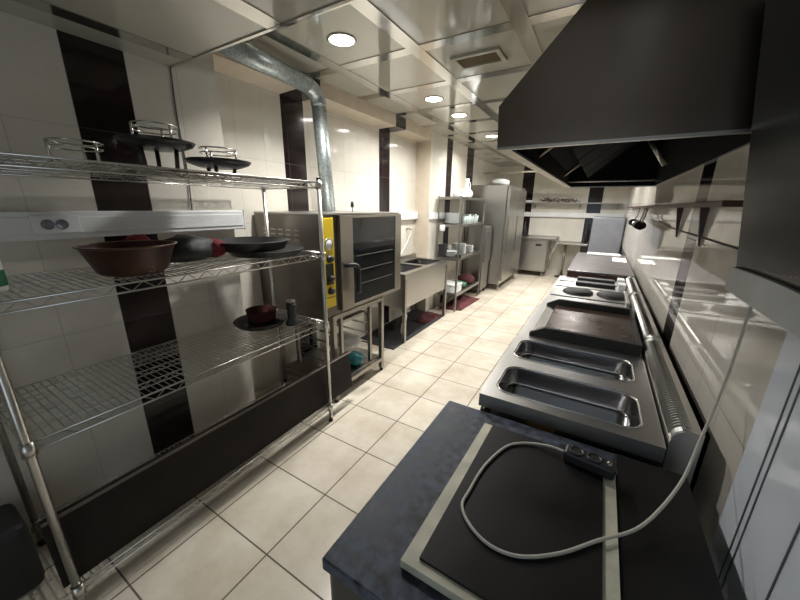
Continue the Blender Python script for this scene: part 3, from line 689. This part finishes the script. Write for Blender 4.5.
# ------------------------------------------------------------------ oven and stand
t = thing('oven_stand', 'open steel stand with tray runners under the convection oven', 'stand', (-2.03, 2.2, 0))
for x in (-1.715, -2.36):
    for y in (1.85, 2.53):
        l_ = MB().box(x-.02, x+.02, y-.02, y+.02, .03, .775, .003).build('leg', 'ovenframe', t)
        MB().cyl((x, y, 0), (x, y, .03), .016, 10).build('foot', 'rubber', l_)
for z in (.74, .11):
    b = MB()
    for x in (-1.715, -2.36): b.box(x-.018, x+.018, 1.832, 2.548, z, z+.035)
    for y in (1.85, 2.53): b.box(-2.342, -1.733, y-.018, y+.018, z, z+.035)
    b.build('frame', 'ovenframe', t)
MB().box(-2.34, -1.735, 1.87, 2.51, .146, .156, .001).build('bottom_shelf', 'steel_worn', t)
for y in (1.99, 2.40):
    for x in (-1.76, -2.30): MB().box(x-.015, x+.015, y-.015, y+.015, .156, .74, .002).build('upright', 'ovenframe', t)
for k in range(5):
    for y in (2.005, 2.385): MB().box(-2.30, -1.76, y-.012, y+.012, .25+k*.095, .256+k*.095).build('tray_runner', 'steel_worn', t)
MB().box(-2.28, -1.78, 2.02, 2.37, .637, .665, .003).build('baking_tray', 'steel_worn', label='steel tray on the top runners of the oven stand', cat='tray')
MB().blob((-1.93, 2.2, .395), .17, .15, .05, .3, 2.5, 8, flat=.045).build('cloth', 'towel', label='crumpled white cloth on the oven stand runners', cat='cloth')
MB().blob((-1.87, 2.25, .21), .12, .10, .06, .3, 2.5, 9, flat=.05).build('plastic_bag', 'teal', label='crumpled teal plastic bag on the bottom of the oven stand', cat='bag')
t = thing('convection_oven', 'stainless convection oven with yellow control strip and dark glass door', 'oven', (-2.05, 2.28, .777))
b = MB(); b.box(-2.41, -1.705, 1.74, 2.83, .777, 1.55, .004); b.build('body', 'oven', t)
MB().box(-2.41, -1.69, 1.738, 2.832, 1.55, 1.562, .003).build('top_cover', 'steel', t)
b = MB()
for i in range(5):
    for j in range(3): b.box(-2.30+i*.085, -2.245+i*.085, 1.733, 1.741, 1.36+j*.035, 1.368+j*.035)
b.build('side_vent', 'steel', t)
cpn = MB().box(-1.706, -1.690, 1.752, 1.872, .86, 1.53, .003).build('control_panel', 'yellow', t, plabel='yellow control strip')
RX = Matrix.Rotation(PI/2, 3, 'Y')
MB().lathe([(0, .006), (.036, .006), (.040, 0)], (-1.690, 1.812, 1.345), 24, mtx=RX).build('gauge', 'plate', cpn)
MB().lathe([(.036, .007), (.043, .007), (.045, 0), (.036, .0)], (-1.690, 1.812, 1.345), 24, mtx=RX).build('gauge_ring', 'chrome', cpn)
MB().box(-1.6905, -1.684, 1.772, 1.852, 1.04, 1.20, .002).build('switch_plate', 'black', cpn)
for z in (1.235, 1.085, .99): MB().lathe([(0, .03), (.022, .03), (.027, .008), (.03, 0)], (-1.690, 1.812, z), 18, mtx=RX).build('knob', 'black', cpn)
MB().box(-1.6905, -1.689, 1.755, 1.869, .937, .943).build('panel_joint', 'black', cpn)
d = MB(); X_, XB = -1.672, -1.705
d.box(XB, X_, 1.925, 2.075, .80, 1.545, .003); d.box(XB, X_, 2.715, 2.82, .80, 1.545, .003); d.box(XB, X_, 2.075, 2.715, 1.525, 1.545, .002); d.box(XB, X_, 2.075, 2.715, .80, .825, .002)
d = d.build('door', 'ovenframe', t)
MB().box(XB, X_-.006, 2.075, 2.715, .825, 1.525).build('door_glass', 'glass', d)
b = MB()
for z in (.98, 1.10, 1.22): b.tube([(X_-.005, 2.12, z-.0), (X_-.005, 2.67, z+.0)], .002, 5)
b.build('reflection_lines', 'steel_worn', d)  # thin steel lines on the glass stand in for its reflections
MB().tube(smooth_path([(X_, 1.975, 1.165), (X_+.05, 1.99, 1.17), (X_+.065, 2.03, 1.16), (X_+.065, 2.05, 1.11), (X_+.065, 2.05, .94)], 6), .019, 12).build('door_handle', 'black', d)
t = thing('valve_knob', 'small black valve knob standing on top of the oven', 'knob', (-1.95, 2.42, 1.562))
MB().cyl((-1.95, 2.42, 1.562), (-1.95, 2.42, 1.60), .005, 8).build('stem', 'steel_worn', t); MB().lathe([(0, 0), (.012, 0), (.016, .02), (.012, .05), (0, .055)], (-1.95, 2.42, 1.60), 12).build('grip', 'black', t)
# duct
t = thing('exhaust_duct', 'speckled galvanised round duct rising from the oven and bending towards the ceiling', 'duct', (-2.12, 2.28, 1.562))
MB().tube([(-2.12, 2.30, 1.568), (-2.12, 2.235, 2.40)], .058, 28).build('riser', 'galv', t)
MB().tube(smooth_path([(-2.12, 2.235, 2.40), (-2.115, 2.20, 2.47), (-2.105, 2.10, 2.505)], 4), .060, 28, cap=False).build('elbow', 'galv', t)
MB().tube([(-2.105, 2.10, 2.505), (-1.99, 1.30, 2.50)], .058, 28).build('run', 'galv', t)
b = MB(); b.tube([(-2.12, 2.237, 2.39), (-2.12, 2.234, 2.41)], .062, 28); b.build('seam_band', 'galv', t)

# ------------------------------------------------------------------ wire shelving unit
SX0, SX1, SY0, SY1 = -2.12, -1.58, .16, 1.63
t = thing('wire_shelving', 'four-tier chrome wire shelving unit along the left wall', 'shelving', ((SX0+SX1)/2, (SY0+SY1)/2, 0))
for x in (SX0, SX1):
    for y in (SY0, SY1):
        p = MB(); p.tube([(x, y, .03), (x, y, 1.775)], .0135, 12)
        for k in range(1, 66): p.tube([(x, y, .06+k*.0254), (x, y, .0625+k*.0254)], .0142, 10, cap=False)
        p = p.build('post', 'wire', t)
        MB().lathe([(0, 0), (.016, 0), (.018, .012), (.01, .03)], (x, y, 0), 12).build('foot', 'rubber', p)
        MB().lathe([(.0135, -.005), (.016, 0), (.014, .01), (0, .012)], (x, y, 1.775), 12).build('cap', 'black', p)
def truss(b, A, B, z, h=.034, n=14, r=.0035):
    A = Vector(A); B = Vector(B)
    b.tube([A+Vector((0, 0, z)), B+Vector((0, 0, z))], r*1.15, 6); b.tube([A+Vector((0, 0, z-h)), B+Vector((0, 0, z-h))], r*1.15, 6)
    pts = []
    for k in range(2*n+1):
        pts.append(A.lerp(B, k/(2*n))+Vector((0, 0, z-(h if k % 2 else 0))))
    b.tube(pts, r*.8, 5)
for z in (1.757, 1.31, .815, .14):
    b = MB()
    truss(b, (SX1, SY0, 0), (SX1, SY1, 0), z, n=17); truss(b, (SX0, SY0, 0), (SX0, SY1, 0), z, n=17)
    truss(b, (SX0, SY0, 0), (SX1, SY0, 0), z, n=6); truss(b, (SX0, SY1, 0), (SX1, SY1, 0), z, n=6)
    n = 58
    for k in range(1, n):
        y = SY0+(SY1-SY0)*k/n; b.tube([(SX0, y, z+.002), (SX1, y, z+.002)], .0022, 5)
    for k in range(1, 4):
        x = SX0+(SX1-SX0)*k/4; truss(b, (x, SY0, 0), (x, SY1, 0), z-.004, h=.024, n=17, r=.0024)
    b.build('wire_shelf', 'wire', t)
    for x in (SX0, SX1):
        for y in (SY0, SY1): MB().lathe([(.0145, -.045), (.021, -.045), (.019, .006), (.0145, .006)], (x, y, z), 12).build('shelf_collar', 'wire', t)
# dark board leaning in front of the lower shelf
b = MB(); b.rbox((-1.625, 1.03, .304), .018, 1.80, .312, Matrix.Rotation(-.10, 3, 'Y'), .002)
o = b.build('panel', 'board', loc=(-1.625, 1.03, .148), label='long dark brown panel standing on edge on the bottom wire shelf', cat='panel')
MB().rbox((-1.610, 1.03, .461), .019, 1.80, .006, Matrix.Rotation(-.10, 3, 'Y')).build('edge_strip', 'boardedge', o)

def saj(x, y, z, label, pan=True, r=.15, hr=.085, legs=.0, rz=0, rr=.11):
    t = thing('serving_stand', label, 'serving stand', (x, y, z), 'round serving stands on the top wire shelf')
    zz = z+legs
    if pan:
        MB().lathe([(0, 0), (r*.6, 0), (r*.92, .018), (r, .035), (r*.985, .037), (r*.9, .022), (r*.6, .006), (0, .006)], (x, y, zz), 36).build('pan', 'black', t)
        zz += .03
    b = MB(); b.tube(ring((x, y, zz+hr), rr), .0035, 6, closed=True); b.tube(ring((x, y, zz+hr-.022), rr-.003), .003, 6, closed=True)
    for k in range(3):
        a = rz+k*2*PI/3
        q = (x+(rr-.002)*math.cos(a), y+(rr-.002)*math.sin(a)); b.tube([(q[0], q[1], zz-.02 if pan else z), (q[0], q[1], zz+hr)], .006, 8)
    b.build('wire_gallery', 'chrome', t)
    if legs:
        for k in range(3):
            a = rz+.4+k*2*PI/3; MB().tube([(x+.07*math.cos(a), y+.07*math.sin(a), z), (x+.08*math.cos(a), y+.08*math.sin(a), z+legs+.01)], .010, 8).build('leg', 'black', t)
    return t
saj(-1.86, .565, 1.7625, 'low wire ring stand at the near end of the top wire shelf', pan=False, hr=.085, rz=.5, rr=.085)
saj(-1.86, .865, 1.7625, 'tall stand with black pan and wire ring in the middle of the top shelf', True, .158, .072, .10, .3, rr=.09)
t = saj(-1.86, 1.16, 1.7625, 'low black pan with wire ring at the far end of the top shelf', True, .165, .065, .045, .9, rr=.09)
MB().lathe([(0, .03), (.02, .028), (.028, .012), (.016, 0)], (-1.86, 1.16, 1.814), 16).build('lid_knob', 'black', t)
# second tier
Z2 = 1.3145
t = thing('copper_pan', 'wide copper pan with flared sides on the second wire shelf', 'pan', (-1.80, .65, Z2))
MB().lathe([(0, 0), (.115, 0), (.13, .012), (.172, .118), (.182, .122), (.182, .126), (.168, .122), (.125, .016), (0, .006)], (-1.80, .65, Z2), 48).build('bowl', ['copper'], t)
MB().tube(ring((-1.80, .65, Z2+.123), .177, 48), .004, 6, closed=True).build('rim', 'copperin', t)
t = thing('bag', 'black cloth bag with red trim behind the copper pan', 'bag', (-1.93, 1.02, Z2))
MB().blob((-1.92, .955, Z2+.065), .13, .15, .075, .22, 2.2, 11, flat=.062).build('body', 'blackcloth', t)
MB().blob((-1.87, 1.075, Z2+.06), .07, .05, .05, .3, 3, 12, sub=3).build('trim', 'red', t, plabel='crumpled red cloth end')
MB().blob((-2.03, .77, Z2+.075), .05, .08, .07, .3, 3, 13, flat=.073).build('cloth', 'red', label='red cloth squeezed between copper pan and black bag', cat='cloth')
def pan(x, y, z, r, h, label, rim='black'):
    t = thing('baking_pan', label, 'pan', (x, y, z), 'round black baking pans')
    MB().lathe([(0, 0), (r*.88, 0), (r*.9, .004), (r, h), (r*1.01, h+.002), (r*.985, h+.003), (r*.87, .007), (0, .007)], (x, y, z), 44).build('body', 'black', t)
    MB().tube(ring((x, y, z+h+.001), r*1.0, 44), .0035, 6, closed=True).build('rim', 'castiron', t)
pan(-1.82, 1.375, Z2, .23, .03, 'shallow black pan underneath at the far end of the second shelf')
pan(-1.86, 1.30, Z2+.037, .225, .05, 'upper black pan resting on another pan at the far end of second shelf')
t = thing('spray_bottle', 'white and green cleaning bottle at the left edge of the second shelf', 'bottle', (-1.78, .225, Z2))
MB().lathe([(0, 0), (.038, 0), (.04, .01), (.04, .13), (.02, .16), (.014, .17), (.014, .19), (0, .19)], (-1.78, .225, Z2), 20).build('body', 'plate', t)
MB().lathe([(.0405, .02), (.0405, .075)], (-1.78, .225, Z2), 20).build('label_band', 'green', t)
MB().lathe([(.017, 0), (.017, .03), (.008, .045), (0, .045)], (-1.78, .225, Z2+.185), 14).build('cap', 'white', t)
# third tier
Z3 = .8195
pan(-1.93, 1.36, Z3, .17, .028, 'flat black pan on the third wire shelf under a red basket')
t = thing('basket', 'dark red perforated basket standing in the flat black pan', 'basket', (-1.97, 1.40, Z3+.008))
MB().lathe([(0, 0), (.08, 0), (.09, .01), (.10, .075), (.104, .08), (.098, .08), (.086, .012), (0, .008)], (-1.97, 1.40, Z3+.008), 28).build('body', 'maroon', t)
b = MB()
for j in range(2):
    for k in range(20):
        a = k*2*PI/20+j*.15; rr = .0955+j*.003; b.tube([(-1.97+rr*math.cos(a), 1.40+rr*math.sin(a), Z3+.037+j*.022), (-1.97+(rr+.003)*math.cos(a), 1.40+(rr+.003)*math.sin(a), Z3+.037+j*.022)], .004, 6)
b.build('holes', 'red', t)
t = thing('grinder', 'small dark grinder beside the red basket on the third shelf', 'grinder', (-1.74, 1.44, Z3))
MB().lathe([(0, 0), (.045, 0), (.045, .02), (.03, .04), (.03, .11), (.038, .13), (.036, .15), (0, .155)], (-1.74, 1.47, Z3), 18).build('body', 'blackplastic', t); MB().lathe([(0, 0), (.03, 0), (.03, .02), (0, .024)], (-1.74, 1.47, Z3+.154), 16).build('lid', 'steel_worn', t)
# black canister on the bottom tier, near end
t = thing('canister', 'black plastic canister on the floor left of the near shelving posts', 'canister', (-1.98, .02, 0))
MB().box(-2.10, -1.86, -.10, .12, 0, .33, .03).build('body', 'blackplastic', t); MB().lathe([(.03, 0), (.03, .03), (0, .034)], (-1.98, .02, .33), 14).build('cap', 'steel_worn', t)
# trunking on the near wall
t = thing('cable_trunking', 'white cable trunking with a double socket along the near left wall', 'trunking', (-2.17, .5, 1.47))
MB().box(XL+.002, XL+.05, Y0+.01, 1.47, 1.45, 1.575, .006).build('channel', 'white', t)
MB().box(XL+.05, XL+.055, Y0+.01, 1.46, 1.475, 1.55, .002).build('cover', 'white', t)
MB().box(XL+.002, XL+.052, 1.47, 1.478, 1.447, 1.578, .002).build('end_cap', 'white', t)
so = MB().box(XL+.054, XL+.062, .435, .60, 1.478, 1.558, .003).build('socket_outlet', 'white', t)
for y in (.487, .535): MB().lathe([(0, .001), (.018, .001), (.019, .004), (.022, .004), (.023, 0)], (XL+.062, y, 1.518), 20, mtx=RX).build('socket', 'grey', so)
b = MB(); b.tube(smooth_path([(XL+.006, 1.155, 2.345), (XL+.006, 1.15, 2.1), (XL+.006, 1.16, 1.8), (XL+.01, 1.15, 1.578)], 5), .004, 6); b.build('wall_cable', 'seam', label='thin dark cable running down the left wall to the trunking', cat='cable')
